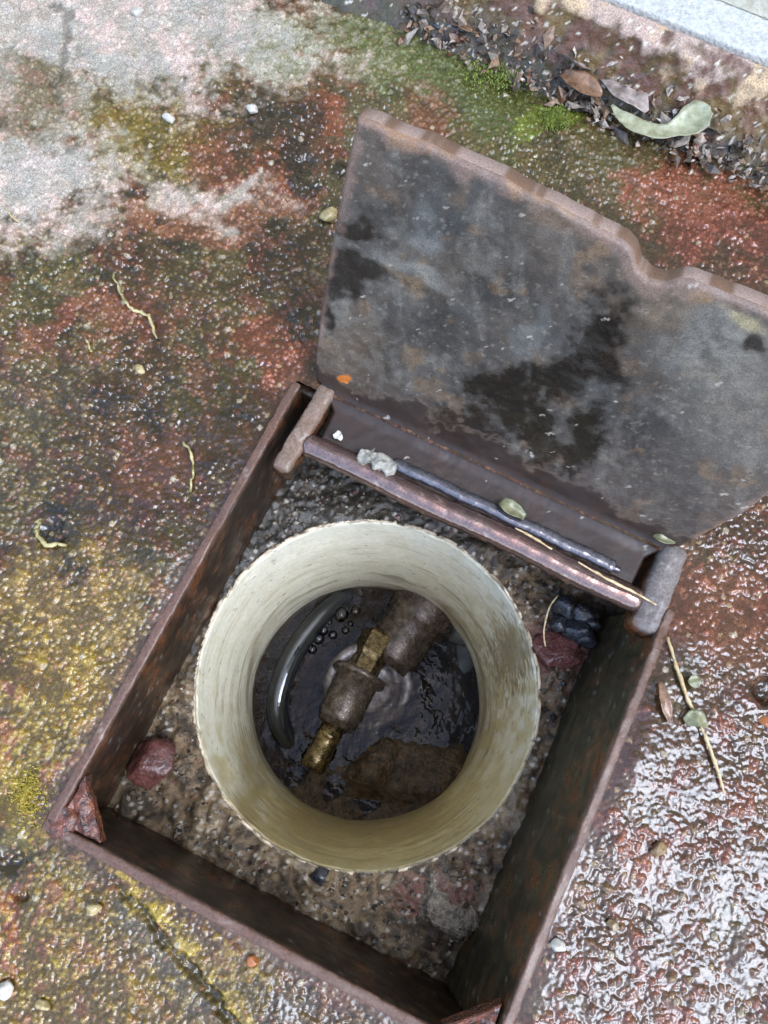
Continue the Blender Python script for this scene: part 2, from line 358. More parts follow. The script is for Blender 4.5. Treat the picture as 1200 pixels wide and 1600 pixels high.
    C = lerp(C, (.09, .045, .035), sstep(.018, .008, np.maximum(np.abs(P[:,0])-W2, np.abs(P[:,1])-L2)+w1*.012)*.6)
    wet = np.maximum(wet, right*.97)
    return C, np.clip(wet, 0, 1), film, dry, red, px, py, n2, n3, right, np.maximum(low, low2)
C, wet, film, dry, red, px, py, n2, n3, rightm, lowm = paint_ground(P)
# relief: aggregate grains of two sizes, worn paint, hollows filled with a water film that curves up round the grains
d1, id1 = worley2(P+np.stack([(n3-.5)*.001]*3, 1), 1/.0027, 5); d2, id2 = worley2(P, 1/.0062, 8)
grain = np.maximum(0, .62*(.35+.8*id1)-d1)*.0019*(id1 > .25); big = np.maximum(0, .45*id2-d2)*.0042*(id2 > .55)
und = (fbm(P, 22, 3, 61)-.5)*.005; mid = (fbm(P, 170, 4, 71, .6)-.5)*.0030
paint_h = red*.0005
h = (grain*1.3*(1-.2*rightm)+big)*(1-.5*dry)+mid+paint_h
lvl = (film-.62)*.0016+(fbm(P, 48, 4, 81)-.5)*.0020; rip = .55+1.0*sstep(.36, .64, fbm(P, 36, 3, 85))
k = .00035
hw = lvl+(n2-.5)*.0004+(fbm(P, 500, 2, 83)-.5)*.0010*rip
e = np.clip(.5+.5*(h-hw)/k/1.6, 0, 1); hs = hw*(1-e)+h*e+k*1.6*e*(1-e)          # smooth maximum
pool = np.clip((hw-h)/.0012, 0, 1)
P[:,2] = np.where(near, hs+und, 0)*(1-away)
# cracks and pits
def seg_d(px, py, pts):
    D = np.full(len(px), 1e9)
    for (a, b), (c, d) in zip(pts[:-1], pts[1:]):
        vx, vy = c-a, d-b; t = np.clip(((px-a)*vx+(py-b)*vy)/(vx*vx+vy*vy), 0, 1); D = np.minimum(D, np.hypot(px-a-t*vx, py-b-t*vy))
    return D
jx = px+(n2-.5)*26; jy = py+(n3-.5)*18
cr = sstep(13, 3, seg_d(jx, jy, [(175,1375),(245,1455),(300,1520),(345,1575),(420,1680)])); P[:,2] -= cr*.003; C = lerp(C, (.05, .045, .02), cr*.8)
cm = sstep(26, 8, seg_d(jx, jy, [(195,1378),(265,1455),(325,1530),(380,1600)]))*(1-cr)*sstep(.42, .55, n3); C = lerp(C, (.42, .32, .06), cm*.8)
cg = sstep(30, 12, seg_d(jx, jy, [(195,1420),(265,1500),(315,1570)]))*(1-cr)*(1-cm); C = lerp(C, (.14, .125, .1), cg*.7)
c0 = sstep(9, 2, seg_d(jx, jy, [(80,0),(110,20),(100,60),(85,130),(95,165)])); P[:,2] -= c0*.0015; C = lerp(C, (.1, .09, .07), c0*.7)
for cx, cy, r, dep in [(1198,1080,24,.006), (80,832,26,.003), (18,1340,26,.003), (32,1400,14,.003), (1195,735,16,.003), (480,262,22,.002)]:
    pd = sstep(1.2, .4, np.hypot(px-cx, py-cy)/r+(n2-.5)*.6); P[:,2] -= pd*dep; C = lerp(C, (.03, .022, .015), pd*.6); wet = np.maximum(wet, pd)
# grain colours
g = (grain > .0003)*(1-.5*dry)
C = C*(1+((id1-.5)*1.1*g)[:,None])
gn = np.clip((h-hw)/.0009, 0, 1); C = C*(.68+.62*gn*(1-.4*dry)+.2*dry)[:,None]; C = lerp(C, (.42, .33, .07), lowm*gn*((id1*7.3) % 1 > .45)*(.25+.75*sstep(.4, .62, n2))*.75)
C = lerp(C, (.36, .3, .2), g*(id1 > .985)*.6); C = lerp(C, (.3, .13, .1), g*((id1 > .60) & (id1 < .66))*.6); C = lerp(C, (.5, .47, .42), (big > .0007)*(id2 > .985)*.7)
C = C*(1-.22*pool*(1-dry))[:,None]                    # water-soaked concrete is darker than dry
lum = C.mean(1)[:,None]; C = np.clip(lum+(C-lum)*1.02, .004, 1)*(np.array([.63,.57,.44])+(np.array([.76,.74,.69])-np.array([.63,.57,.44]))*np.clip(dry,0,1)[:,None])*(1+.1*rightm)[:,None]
wet = np.clip(np.maximum(wet, sstep(0, .25, pool)*(film > .3)), 0, 1)
# fall towards the gutter, keep the rim flush with the steel
P[:,2] -= .005*sstep(.37, .41, P[:,1])*near
rd = np.maximum(np.abs(P[:,0])-W2-.006, np.abs(P[:,1])-L2-.006); P[:,2] = np.where(near, P[:,2]*sstep(-.004, .012, rd)-.0012, P[:,2])
F = grid_faces(len(ua), len(vb)); ctr = P[F].mean(1)
keep = ~((ctr[:,0] > -W2-.004) & (ctr[:,0] < np.where(ctr[:,1] > .104, W2-.001, W2+.004)) & (ctr[:,1] > -L2-.004) & (ctr[:,1] < L2+.002))
F = F[keep]; used = np.zeros(len(P), bool); used[F.ravel()] = True; remap = np.cumsum(used)-1
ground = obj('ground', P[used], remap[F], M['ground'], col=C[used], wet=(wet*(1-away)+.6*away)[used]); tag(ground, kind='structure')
at = ground.data.attributes.new('away', 'FLOAT', 'POINT'); at.data.foreach_set('value', away[used].astype(np.float32))
ground_far(M['ground'])
GP = P; 

# ------------------------------------------------------------------ kerb and wall
xs = np.concatenate([[-6,-3,-1.6], np.arange(-1.2, -.34, .004), np.arange(-.34, .2, .0013), np.arange(.203, 1.0, .004), [1.4,3,6]])
prof = []
for t in np.linspace(0, 1, 34): prof.append((.408+.027*t+.004*math.sin(t*3.1), -.008+.045*t))
for t in np.linspace(0, 1, 10)[1:]: a = t*math.pi/2; prof.append((.435+.007*math.sin(a)+.004*t, .037+.007*(1-math.cos(a))*0+.006*math.sin(a)))
for t in np.linspace(0, 1, 6)[1:]: prof.append((.446+.006*t, .043-.006*t))
prof = np.array(prof); npf = len(prof); prof_s = np.tile(np.concatenate([[0], np.cumsum(np.hypot(*np.diff(prof, axis=0).T))]), len(xs))
KV = np.zeros((len(xs)*npf, 3)); KV[:,0] = np.repeat(xs, npf); KV[:,1] = np.tile(prof[:,0], len(xs)); KV[:,2] = np.tile(prof[:,1], len(xs))
kn = fbm(KV, 120, 5, 91); kn2 = fbm(KV, 420, 3, 95); kn3 = fbm(KV, 40, 4, 97); tz = KV[:,2]/.043
KC = np.tile(np.array([.1, .065, .03]), (len(KV), 1)); KC = lerp(KC, (.045, .035, .02), sstep(.48, .62, kn)*.8); KC = lerp(KC, (.2, .13, .05), sstep(.5, .64, kn3)*.6)
KC = lerp(KC, (.16, .07, .06), sstep(.52, .62, fbm(KV, 70, 4, 99))*.5)
pale = sstep(.72, 1.0, tz+(kn-.5)*1.1+(kn3-.5)*.5); KC = lerp(KC, (.42, .31, .25), pale*.85); KC = lerp(KC, (.5, .36, .18), pale*sstep(.5, .62, kn3)*.6)
dk = sstep(.35, .0, tz+(kn-.5)*.8); KC = lerp(KC, (.035, .04, .025), dk*.7)
KC = lerp(KC, (.6, .55, .45), specks((KV[:,0], prof_s), .0045, .22, 12, .25)*.8)
KV[:,1] -= (kn-.5)*.004*(tz < .99); KV[:,2] += (kn2-.5)*.0018+(kn-.5)*.003*(tz > .3); KV[:,1] -= (kn2-.5)*.0015
kerb = obj('concrete_kerb', KV, grid_faces(len(xs), npf), M['kerb'], col=KC, wet=np.clip(.75-pale*.7+(kn-.5), 0, 1))
# close the kerb behind and below so that it is a solid
tag(kerb, 'mossy brown sloping concrete kerb with pale worn edge along the wall foot', 'kerb')
wall = thing('house_wall', 'plastered wall with pale blue ledge and cream upper face behind the kerb', 'wall')
def slab_obj(name, x0, x1, y0, y1, z0, z1, mat, parent, r=.003, n=40, noise=0, seed=0, ns=80):
    V, F = rbox(((x1-x0)/2, (y1-y0)/2, (z1-z0)/2), r, n, noise, ns, seed); return obj(name, V+np.array([(x0+x1)/2, (y0+y1)/2, (z0+z1)/2]), F, mat, parent)
slab_obj('blue_ledge', -6, 6, .4505, .9, -.05, .0445, M['wall_blue'], wall, .002)
slab_obj('cream_face', -6, 6, .4790, .9, .0445, 2.3, M['wall_cream'], wall, .002)

# ------------------------------------------------------------------ mortar bed inside the box
st = .0011; bx = np.arange(-W2-.004, W2+.004, st); by = np.arange(-L2-.004, L2+.004, st)
X, Y = np.meshgrid(bx, by, indexing='ij'); B = np.zeros((X.size, 3)); B[:,0] = X.ravel(); B[:,1] = Y.ravel()
PC = np.array([-.0100, -.0011]); RI, RO = .1108, .1140
bn = fbm(B, 60, 4, 101); bn2 = fbm(B, 220, 4, 103); bd, bid = worley2(B, 1/.0042, 31); bd2, bid2 = worley2(B, 1/.011, 33)
rad = np.hypot(B[:,0]-PC[0], B[:,1]-PC[1])
B[:,2] = BED+(bn-.5)*.012+(bn2-.5)*.006+np.maximum(0, .5*bid-bd)*.0035+np.maximum(0, .55*bid2-bd2)*.009*(bid2 > .5)
B[:,2] += .006*sstep(.155, .118, rad)-.010*sstep(.09, .125, np.abs(B[:,1]))*sstep(.02, .12, B[:,0])
B[:,2] += .008*np.exp(-((B[:,0]-.093)**2+(B[:,1]+.104)**2)/.0005)
bedx, bedy = to_px(B)
BC = np.tile(np.array([.17, .12, .07]), (len(B), 1)); BC = lerp(BC, (.045, .034, .022), sstep(.46, .62, bn2)*.85); BC = lerp(BC, (.28, .22, .14), sstep(.55, .65, bn)*.55)
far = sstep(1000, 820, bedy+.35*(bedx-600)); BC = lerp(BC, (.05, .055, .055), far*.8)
BC = lerp(BC, (.17, .07, .06), sstep(1.2, .6, np.hypot((bedx-680)/70, (bedy-1400)/40)+(bn2-.5)*1.2)*.7); BC = lerp(BC, (.12, .04, .035), sstep(1.2, .6, np.hypot((bedx-880)/60, (bedy-1010)/60)+(bn2-.5))*.8)
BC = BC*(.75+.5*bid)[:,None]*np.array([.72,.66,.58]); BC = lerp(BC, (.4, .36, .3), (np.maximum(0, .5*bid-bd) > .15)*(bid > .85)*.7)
BF = grid_faces(len(bx), len(by)); bc = B[BF].mean(1); BF = BF[np.hypot(bc[:,0]-PC[0], bc[:,1]-PC[1]) > (RI+RO)/2]
u_ = np.zeros(len(B), bool); u_[BF.ravel()] = True; rm = np.cumsum(u_)-1
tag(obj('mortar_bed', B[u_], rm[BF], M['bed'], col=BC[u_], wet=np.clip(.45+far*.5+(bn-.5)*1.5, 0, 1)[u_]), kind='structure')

# ------------------------------------------------------------------ pvc pipe
na, nz = 420, 150; ang = np.linspace(0, 2*np.pi, na, endpoint=False); RIMZ = -.0815; BOT = -.43
zin = np.concatenate([[0, .0006, .0015], np.linspace(.003, RIMZ-BOT, nz-3)])
th = np.repeat(ang, nz); zz = np.tile(zin, na)
rimn = fbm(np.stack([np.cos(ang)*3, np.sin(ang)*3, ang*0], 1), 5, 4, 7)
chip = np.repeat((rimn-.5)*.008-.0022*sstep(.58, .66, fbm(np.stack([np.cos(ang), np.sin(ang), ang*0], 1), 24, 4, 8)), nz)*np.exp(-zz/.006)
rin = RI+np.where(zz < .0007, .0010, np.where(zz < .002, .0003, 0))+(fbm(np.stack([np.cos(th), np.sin(th), zz*8], 1), 4, 3, 3)-.5)*.0012
PV = np.stack([PC[0]+rin*np.cos(th), PC[1]+rin*np.sin(th), RIMZ-zz+chip], 1)
cyl = np.stack([np.cos(th)*1.1, np.sin(th)*1.1, zz*38], 1)
s1 = fbm(cyl, 1.6, 4, 15, .5); s2 = fbm(cyl, 4, 4, 16, .55); s3 = fbm(PV, 300, 3, 17); s4 = fbm(np.stack([np.cos(th)*6, np.sin(th)*6, zz*20], 1), 2.2, 4, 18)
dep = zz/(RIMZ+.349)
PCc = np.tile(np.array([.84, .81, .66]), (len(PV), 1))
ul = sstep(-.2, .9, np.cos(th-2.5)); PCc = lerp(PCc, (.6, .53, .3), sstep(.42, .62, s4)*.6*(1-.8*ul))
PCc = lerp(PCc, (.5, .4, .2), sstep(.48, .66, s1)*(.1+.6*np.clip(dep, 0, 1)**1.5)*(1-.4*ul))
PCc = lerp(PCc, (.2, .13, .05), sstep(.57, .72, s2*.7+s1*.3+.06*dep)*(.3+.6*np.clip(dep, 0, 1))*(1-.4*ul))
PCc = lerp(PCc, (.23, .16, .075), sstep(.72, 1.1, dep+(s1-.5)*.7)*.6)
ppx, ppy = to_px(PV)
PCc = lerp(PCc, (.6, .46, .2), sstep(1060, 1300, ppy+.25*(ppx-570)+(s4-.5)*260)*.75)  # olive-yellow staining low in the pipe, with warm indirect light painted in
PCc = lerp(PCc, (.22, .15, .05), sstep(1.2, .5, np.hypot((ppx-800)/38, (ppy-1020)/62)+(s3-.5)*1.8+(s2-.5))*.75)
PCc = lerp(PCc, (.3, .21, .08), sstep(1.2, .5, np.hypot((ppx-560)/200, (ppy-1290)/45)+(s2-.5)*2.5)*.55)
PCc = lerp(PCc, (.3, .22, .09), sstep(1.2, .5, np.hypot((ppx-390)/22, (ppy-1230)/80)+(s2-.5)*2.5)*.5)
PCc = lerp(PCc, (.05, .04, .03), specks((th*RI, zz), .006, .06, 77, .2)*.8)
gr = fbm(PV, 260, 3, 79)
PCc = lerp(PCc, (.46, .36, .24), np.exp(-zz/.0012)*.8); PCc = lerp(PCc, (.08, .06, .04), np.exp(-zz/.002)*sstep(.58, .66, gr)*.8)
pvc = thing('pvc_pipe', 'stained cream plastic pipe standing in the mortar inside the steel box', 'pipe')
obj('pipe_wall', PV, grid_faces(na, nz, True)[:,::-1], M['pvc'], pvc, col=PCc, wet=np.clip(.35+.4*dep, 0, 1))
rr_ = np.array([RI+.0010, RI+.0016, RO-.0006, RO, RO]); rz_ = np.array([0, .0004, .0003, -.0008, -.12]); nr = 5
RV = np.stack([(PC[0]+np.repeat(np.cos(ang), nr)*np.tile(rr_, na)), PC[1]+np.repeat(np.sin(ang), nr)*np.tile(rr_, na), RIMZ+np.tile(rz_, na)+np.repeat(chip.reshape(na, nz)[:,0], nr)*np.tile([1,1,1,1,0], na)], 1)
rn = fbm(RV, 260, 4, 19); RC = np.tile(np.array([.4, .31, .2]), (len(RV), 1)); RC = lerp(RC, (.07, .05, .03), sstep(.54, .62, rn)*.85); RC = lerp(RC, (.5, .42, .3), sstep(.5, .42, rn)*.7)
RV[:,2] += (rn-.5)*.0010
obj('pipe_rim', RV, grid_faces(na, nr, True), M['pvc'], pvc, col=RC, wet=np.full(len(RV), .4))

# ------------------------------------------------------------------ bottom of the pipe: mud, valve, hose, water
mv = []; nu_, nv_ = 72, 26; WZ = -.349
for i in range(nu_):
    for j in range(nv_):
        a = 2*math.pi*i/nu_; r = RI*1.01*j/(nv_-1); mv.append((PC[0]+r*math.cos(a), PC[1]+r*math.sin(a), 0))
mv = np.array(mv); mv[:,2] = -.362+(fbm(mv, 45, 5, 201)-.5)*.03-.012*sstep(.03, -.06, mv[:,1]*-.3+mv[:,0])
mpx, mpy = to_px(mv); mv[:,2] += .018*sstep(1100, 1260, mpy)+.012*sstep(1.1, .5, np.hypot((mpx-640)/110, (mpy-1200)/60))
tag(obj('mud', mv, grid_faces(nu_, nv_, True)[:,::-1], M['mud']), kind='structure')
val = thing('stop_valve', 'corroded bronze stop valve with brass spindle lying in the water in the pipe', 'valve')
VZ = -.351
c = G(574, 1068, VZ); V, F = lathe(c+np.array([0,0,-.014]), c+np.array([.0035,-.003,.008]), [(0,.040),(.2,.044),(.75,.044),(.95,.042),(1,.040),(1,.033),(.82,.032),(.80,.025),(1,.024),(1.06,.020),(1.06,.001)], 56); V = V+((fbm(V, 70, 4, 31)-.5)*.005)[:,None]; obj('bonnet', V, F, M['valve_ring'], val)
a, b = G(600, 1035, VZ-.006), G(702, 902, VZ-.004); V, F = lathe(a, b, [(0,.028),(.1,.030),(.3,.030),(.42,.029),(.46,.034),(.52,.0355),(.72,.0355),(.78,.034),(.8,.030),(1,.030)], 30); V = V+((fbm(V, 60, 4, 7)-.5)*.003)[:,None]; obj('valve_body', V, F, M['valve'], val)
a, b = G(597, 990, VZ+.006), G(560, 1060, VZ+.018); V, F = lathe(a, b, [(0,.013),(.05,.0165),(.12,.0185),(.5,.0185),(.56,.0165),(.62,.016),(.9,.016),(.93,.0185),(1,.0185)], 6); obj('gland_nut', V, F, M['brass'], val, smooth=False)
a, b = G(564, 1050, VZ+.017), G(522, 1136, VZ+.026); V, F = lathe(a, b, [(0,.019),(.03,.0265),(.10,.0275),(.14,.0255),(.16,.0215),(.8,.0205),(.86,.0195),(.97,.017),(1,.012)], 32); V = V+((fbm(V, 90, 4, 9)-.5)*.0015)[:,None]; obj('packing_sleeve', V, F, M['valve'], val)
a, b = G(526, 1126, VZ+.025), G(486, 1202, VZ+.032); V, F = lathe(a, b, [(0,.0115),(.28,.0115),(.30,.0122),(.36,.0122),(.38,.0112),(.60,.0112),(.62,.0118),(.97,.0118),(1,.0100)], 24); V = V+((fbm(V, 200, 3, 11)-.5)*.0010)[:,None]; obj('spindle', V, F, M['brass'], val)
hp = thing('water_pipe', 'blue black plastic water pipe right of the valve at the pipe bottom', 'pipe')
V, F = lathe(G(742, 960, -.372), G(690, 1175, -.388), [(0,.028),(.1,.028),(.12,.030),(.95,.030),(1,.028)], 32); obj('pipe_run', V, F, M['hdpe_blue'], hp)
V, F = lathe(G(738, 970, -.371), G(729, 1010, -.374), [(0,.031),(.06,.033),(.94,.033),(1,.031)], 32); obj('pipe_collar', V, F, M['hdpe_blue'], hp)
V, F = tube(spline([G(545, 925, -.362), G(500, 965, -.350), G(460, 1020, -.341), G(437, 1080, -.339), G(437, 1130, -.347), G(465, 1185, -.368)], 8), [.011]*41, 16); tag(obj('black_hose', V, F, M['hdpe']), 'glossy black curved hose left of the valve in the water', 'hose')
ww = [(PC[0], PC[1], WZ)]; wf = []
for i in range(96): a = 2*math.pi*i/96; ww.append((PC[0]+RI*1.005*math.cos(a), PC[1]+RI*1.005*math.sin(a), WZ))
for i in range(96): wf.append([0, 1+i, 1+(i+1) % 96])
tag(obj('water', ww, wf, M['water']), kind='structure')
random.seed(5)
for (bx_, by_, r) in [(533,960,.0075),(556,955,.005),(505,985,.005),(520,992,.0045),(490,968,.004),(498,998,.0055),(540,985,.004),(476,1000,.004),(488,1015,.0045),(470,1025,.0035),(515,972,.003),(548,975,.003)]:
    c = G(bx_, by_, WZ); V, F = lathe(c+np.array([0,0,-.0004]), c+np.array([0,0,r*.75]), [(0,r*1.12),(.05,r),(.35,r*.93),(.65,r*.74),(.88,r*.44),(1,.0003)], 20)
    tag(obj('bubble', V, F, M['bubble']), 'largest clear bubble floating on the dark water near the hose' if r > .007 else 'small clear bubble in the cluster on the dark water above the hose', 'bubble', 'bubbles on the water')

# ------------------------------------------------------------------ steel box: side plates, gussets, hinge, lid
box = thing('valve_box', 'rusty square steel surface box set in the ground with its plate lid open', 'valve box')
def steel_paint(V, seed=0, dark=(.018,.010,.006), mid_=(.034,.018,.010), rust=(.11,.036,.012), top=(.11,.062,.045), topz=-.001, rusty=.5):
    a = fbm(V*np.array([1,1,.6]), 55, 5, 300+seed, .6); b = fbm(V, 160, 4, 310+seed); c = fbm(V*np.array([.35,.35,1.6]), 130, 4, 320+seed)
    C = np.tile(np.array(dark), (len(V), 1)); C = lerp(C, mid_, sstep(.42, .62, a)); C = lerp(C, (.055,.045,.026), sstep(.56, .68, c)*.45)
    C = lerp(C, rust, sstep(.56, .70, b*.5+a*.5+rusty*.1*np.clip(1+V[:,2]/.05, 0, 1))*.8)
    C = lerp(C, top, sstep(topz-.003, topz, V[:,2]+(b-.5)*.003)*.85)
    C = lerp(C, (.45, .42, .36), specks((V[:,0]+V[:,1], V[:,2]), .0045, .10, 330+seed, .25)*.18)
    return C, np.clip(.62+(a-.5)*1.6, .1, 1)
def plate(name, half, loc, rz=0, rx=0, ry=0, parent=box, seed=0, n=110, r=.0011, noise=.0011, **kw):
    V, F = rbox(half, r, n, 0); V = place(V, loc, rz, rx, ry); nn = fbm(V, 70, 4, 400+seed)-.5; n2_ = fbm(V, 320, 3, 410+seed)-.5
    V[:,2] += nn*noise*2; V[:,0] += n2_*noise; V[:,1] += (fbm(V, 300, 3, 420+seed)-.5)*noise
    C, w = steel_paint(V, seed, **kw); return obj(name, V, F, M['steel'], parent, col=C, wet=w)
T = .0028; DZ = .062
plate('side_plate', (T, L2, DZ), (-W2-T, 0, -DZ+.0012), ry=R_(0), seed=1)
plate('side_plate', (W2+2*T, T, DZ), (0, -L2-T-.0002, -DZ+.0008), seed=2, r=.0014)
plate('side_plate', (T, L2-.014, DZ), (W2+T-.0085, -.014, -DZ+.0010), ry=R_(8.5), seed=3, dark=(.022,.018,.009), mid_=(.05,.038,.018), rusty=1.2)
plate('side_plate', (W2+2*T, T, DZ-.006), (0, L2+T+.0002, -DZ-.006), seed=4, dark=(.016,.012,.01))
# outer rust lip along the near and right edges
def prism(pts, z0, z1, name, mat, parent, seed=0, sub=5):
    bm = bmesh.new(); vs_ = [bm.verts.new((x, y, z1)) for x, y in pts]; f = bm.faces.new(vs_); e = bmesh.ops.extrude_face_region(bm, geom=[f])
    for v in e['geom']:
        if isinstance(v, bmesh.types.BMVert): v.co.z = z0
    bmesh.ops.recalc_face_normals(bm, faces=bm.faces); bmesh.ops.bevel(bm, geom=list(bm.edges), offset=.0008, segments=1, affect='EDGES')
    bmesh.ops.triangulate(bm, faces=bm.faces); bmesh.ops.subdivide_edges(bm, edges=bm.edges, cuts=sub, use_grid_fill=True)
    bm.verts.index_update(); V = np.array([v.co[:] for v in bm.verts]); F = [[v.index for v in f.verts] for f in bm.faces]; bm.free()
    V[:,2] += (fbm(V, 260, 4, seed)-.5)*.0045; V[:,:2] += ((fbm(V, 200, 3, seed+4)-.5)*.003)[:,None]
    return obj(name, V, F, mat, parent, smooth=False)
prism([(-W2+.0005,-L2+.0005),(-W2+.026,-L2+.0005),(-W2+.0005,-L2+.027)], -.012, -.0015, 'corner_gusset', M['rust_weld'], box, 5)
prism([(W2-.0015,-L2+.0005),(W2-.0015,-L2+.024),(W2-.026,-L2+.0005)], -.014, -.003, 'corner_gusset', M['rust_weld'], box, 6)
V, F = lathe((-W2+.002, -L2+.001, -.012), (-W2+.002, -L2+.001, .0008), [(0,.0085),(.6,.009),(.85,.0086),(.97,.0072),(1,.005),(1,.0002)], 28); V = V+((fbm(V, 190, 4, 21)-.5)*.0035)[:,None]; obj('corner_weld', V, F, M['rust_weld'], box)
# hinge
plate('hinge_lug', (.0058, .031, .011), (-.1105, .1165, -.0105), rz=R_(-2), seed=6, r=.0035, noise=.002, n=30, top=(.17,.12,.09), rusty=1)
plate('hinge_lug', (.0090, .029, .012), (.1185, .1210, -.0112), rz=R_(0), seed=7, r=.0065, noise=.002, n=30, top=(.15,.13,.12), rusty=1)
rp = [np.array([x, .1085+.0006*math.sin(x*60), -.0065]) for x in np.linspace(-.1060, .1110, 80)]
V, F = tube(rp, [.0074+.0003*math.sin(i*.9)*math.sin(i*2.3) for i in range(80)], 28); V = V+((fbm(V, 160, 3, 55)-.5)*.0007)[:,None]
Cc, w = steel_paint(V, 8, top=(.075,.066,.066), topz=-.004); obj('hinge_rod', V, F, M['wet_steel'], box, col=np.clip(Cc*2.6*np.array([1.1,.85,.75]), 0, .5), wet=np.maximum(w, .95))
# lid: flange behind the rod bending up into the plate, leaning back 20 degrees
TL = R_(20); LT = .0085; RB = .012; y0, z0 = .1165, -.0045; yb = .1345
def lid_prof(s):
    """arc length > (y, z, normal y, normal z) of the face turned to the camera"""
    l1 = yb-y0; th_ = math.pi/2-TL
    if s < l1: return y0+s, z0, 0., 1.
    s2 = s-l1; al = RB*th_
    if s2 < al: a = s2/RB; return yb+RB*math.sin(a), z0+RB*(1-math.cos(a)), -math.sin(a), math.cos(a)
    s3 = s2-al; return yb+RB*math.sin(th_)+s3*math.cos(th_), z0+RB*(1-math.cos(th_))+s3*math.sin(th_), -math.sin(th_), math.cos(th_)
S_EDGE = [0, .018, .033, .05, .085, .13, .18, .215]
X_LEFT = [-.100, -.101, -.119, -.1205, -.1215, -.1215, -.1190, -.1165]
X_RIGHT = [.104, .105, .119, .124, .132, .136, .136, .135]
nxl, nsl = 300, 230
TOPX = [-.14, -.112, -.05, 0, .0095, .0145, .0195, .0265, .0330, .0375, .0425, .07, .14]
TOPS = [.2030, .2040, .2035, .1995, .1985, .1960, .1905, .1878, .1895, .1935, .1955, .1965, .1965]
uu = np.linspace(0, 1, nxl); LV = []; LN = []; LS = []; LX = []
def stop(x): return np.interp(x, TOPX, TOPS)-.003+.0005*math.sin(x*61)*math.sin(x*143+1)+.00025*math.sin(x*410+2)*math.sin(x*97)
for iu, u in enumerate(uu):
    for js in range(nsl):
        v = js/(nsl-1); s = v*.2; x = np.interp(s, S_EDGE, X_LEFT)*(1-u)+np.interp(s, S_EDGE, X_RIGHT)*u
        s = v*stop(x)
        xl, xr = np.interp(s, S_EDGE, X_LEFT), np.interp(s, S_EDGE, X_RIGHT); x = xl*(1-u)+xr*u; s = v*stop(x)
        y, z, ny, nz_ = lid_prof(s); ed = min((x-xl), (xr-x), s+.002, stop(x)-s); r = .0026
        dr = r-math.sqrt(max(0, r*r-(r-ed)**2)) if ed < r else 0
        LV.append((x, y-ny*dr, z-nz_*dr)); LN.append((0, ny, nz_)); LS.append((s, ed, x))
LV = np.array(LV); LN = np.array(LN); LS = np.array(LS)
lw = fbm(LV, 18, 3, 501)-.5; fr_ = LV+LN*(lw*.006*np.clip(LS[:,0]/.1-.2, 0, 1)+(fbm(LV, 130, 4, 503)-.5)*.0008)[:,None]
bk = fr_-LN*(LT-np.minimum(LS[:,1], .003)[:,None]*0)
lpx, lpy = to_px(LV)
a1 = fbm(LV, 34, 5, 511, .6); a2 = fbm(LV, 90, 5, 512, .6); a3 = fbm(LV, 260, 4, 513); a4 = fbm(LV, 14, 3, 514); w1 = (fbm(LV, 45, 4, 515)-.5)*90; w2 = (fbm(LV, 45, 4, 516)-.5)*90
qx, qy = lpx+w1, lpy+w2; frq = (a3-.5)*1.0+(a2-.5)*1.0
def lb(cx, cy, rx, ry=None, ang=0, soft=.45):
    ry = ry or rx; a = math.radians(ang); dx, dy = qx-cx, qy-cy; u = (dx*math.cos(a)+dy*math.sin(a))/rx; v = (-dx*math.sin(a)+dy*math.cos(a))/ry
    return sstep(1+soft, 1-soft, np.hypot(u, v)+frq*.8)
LC = np.tile(np.array([.085, .082, .079]), (len(LV), 1)); lwet = np.full(len(LV), .42)
LC = lerp(LC, (.045, .046, .048), sstep(.42, .66, a1)*.75); LC = lerp(LC, (.17, .168, .158), sstep(.50, .72, a2)*.7); LC = lerp(LC, (.11, .09, .075), sstep(.44, .64, a4)*.7); LC = lerp(LC, (.2, .2, .19), sstep(.56, .7, fbm(np.stack([LV[:,0]+LV[:,2]*.4, LV[:,2]*.25, LV[:,0]*0], 1), 130, 4, 518, .6))*.45)
LC = lerp(LC, (.22, .15, .09), sstep(.60, .70, fbm(LV, 60, 4, 517))*.55); LC = lerp(LC, (.13,.105,.095), sstep(520, 780, lpy-.25*(lpx-700))*.45)
for bb, col, k in [((1130,545,95,75,10), (.27,.28,.27), .7), ((1160,640,90,90), (.2,.195,.18), .6), ((640,430,70,18,35), (.26,.28,.28), .6), ((660,350,18,50,-15), (.24,.27,.29), .6), ((840,520,18,45,10), (.28,.31,.33), .55), ((1165,505,50,18,25), (.42,.38,.24), .8),
                   ((1010,470,60,50,40), (.24,.18,.12), .6), ((990,390,22,14,40), (.5,.3,.08), .6), ((610,190,60,30,25), (.2,.15,.125), .7), ((540,560,55,80,15), (.14,.11,.085), .6), ((1090,475,18,10), (.42,.28,.12), .7), ((870,330,70,30,30), (.22,.16,.12), .6), ((690,310,70,60), (.042,.045,.048), .5), ((900,560,200,120), (.06,.058,.058), .5)]:
    LC = lerp(LC, col, lb(*bb)*k)
LC = LC*(.86+.28*sstep(.35, .65, a3))[:,None]; LC = lerp(LC, (.3, .29, .26), sstep(.70, .76, fbm(LV, 420, 3, 541))*.4)
# wet black patches and the runs below them
blk = np.maximum.reduce([lb(940,545,42,75,8), lb(880,590,80,42,-25), lb(780,610,55,40), lb(720,672,42,34), lb(835,670,34,60), lb(905,690,30,62,28), lb(560,440,60,26,8), lb(545,350,38,20), lb(1185,555,26,22), lb(832,720,14,40), lb(900,740,8,24), lb(520,470,14,34)])
LC = lerp(LC, (.016, .014, .012), blk*.88); lwet = np.maximum(lwet, blk)
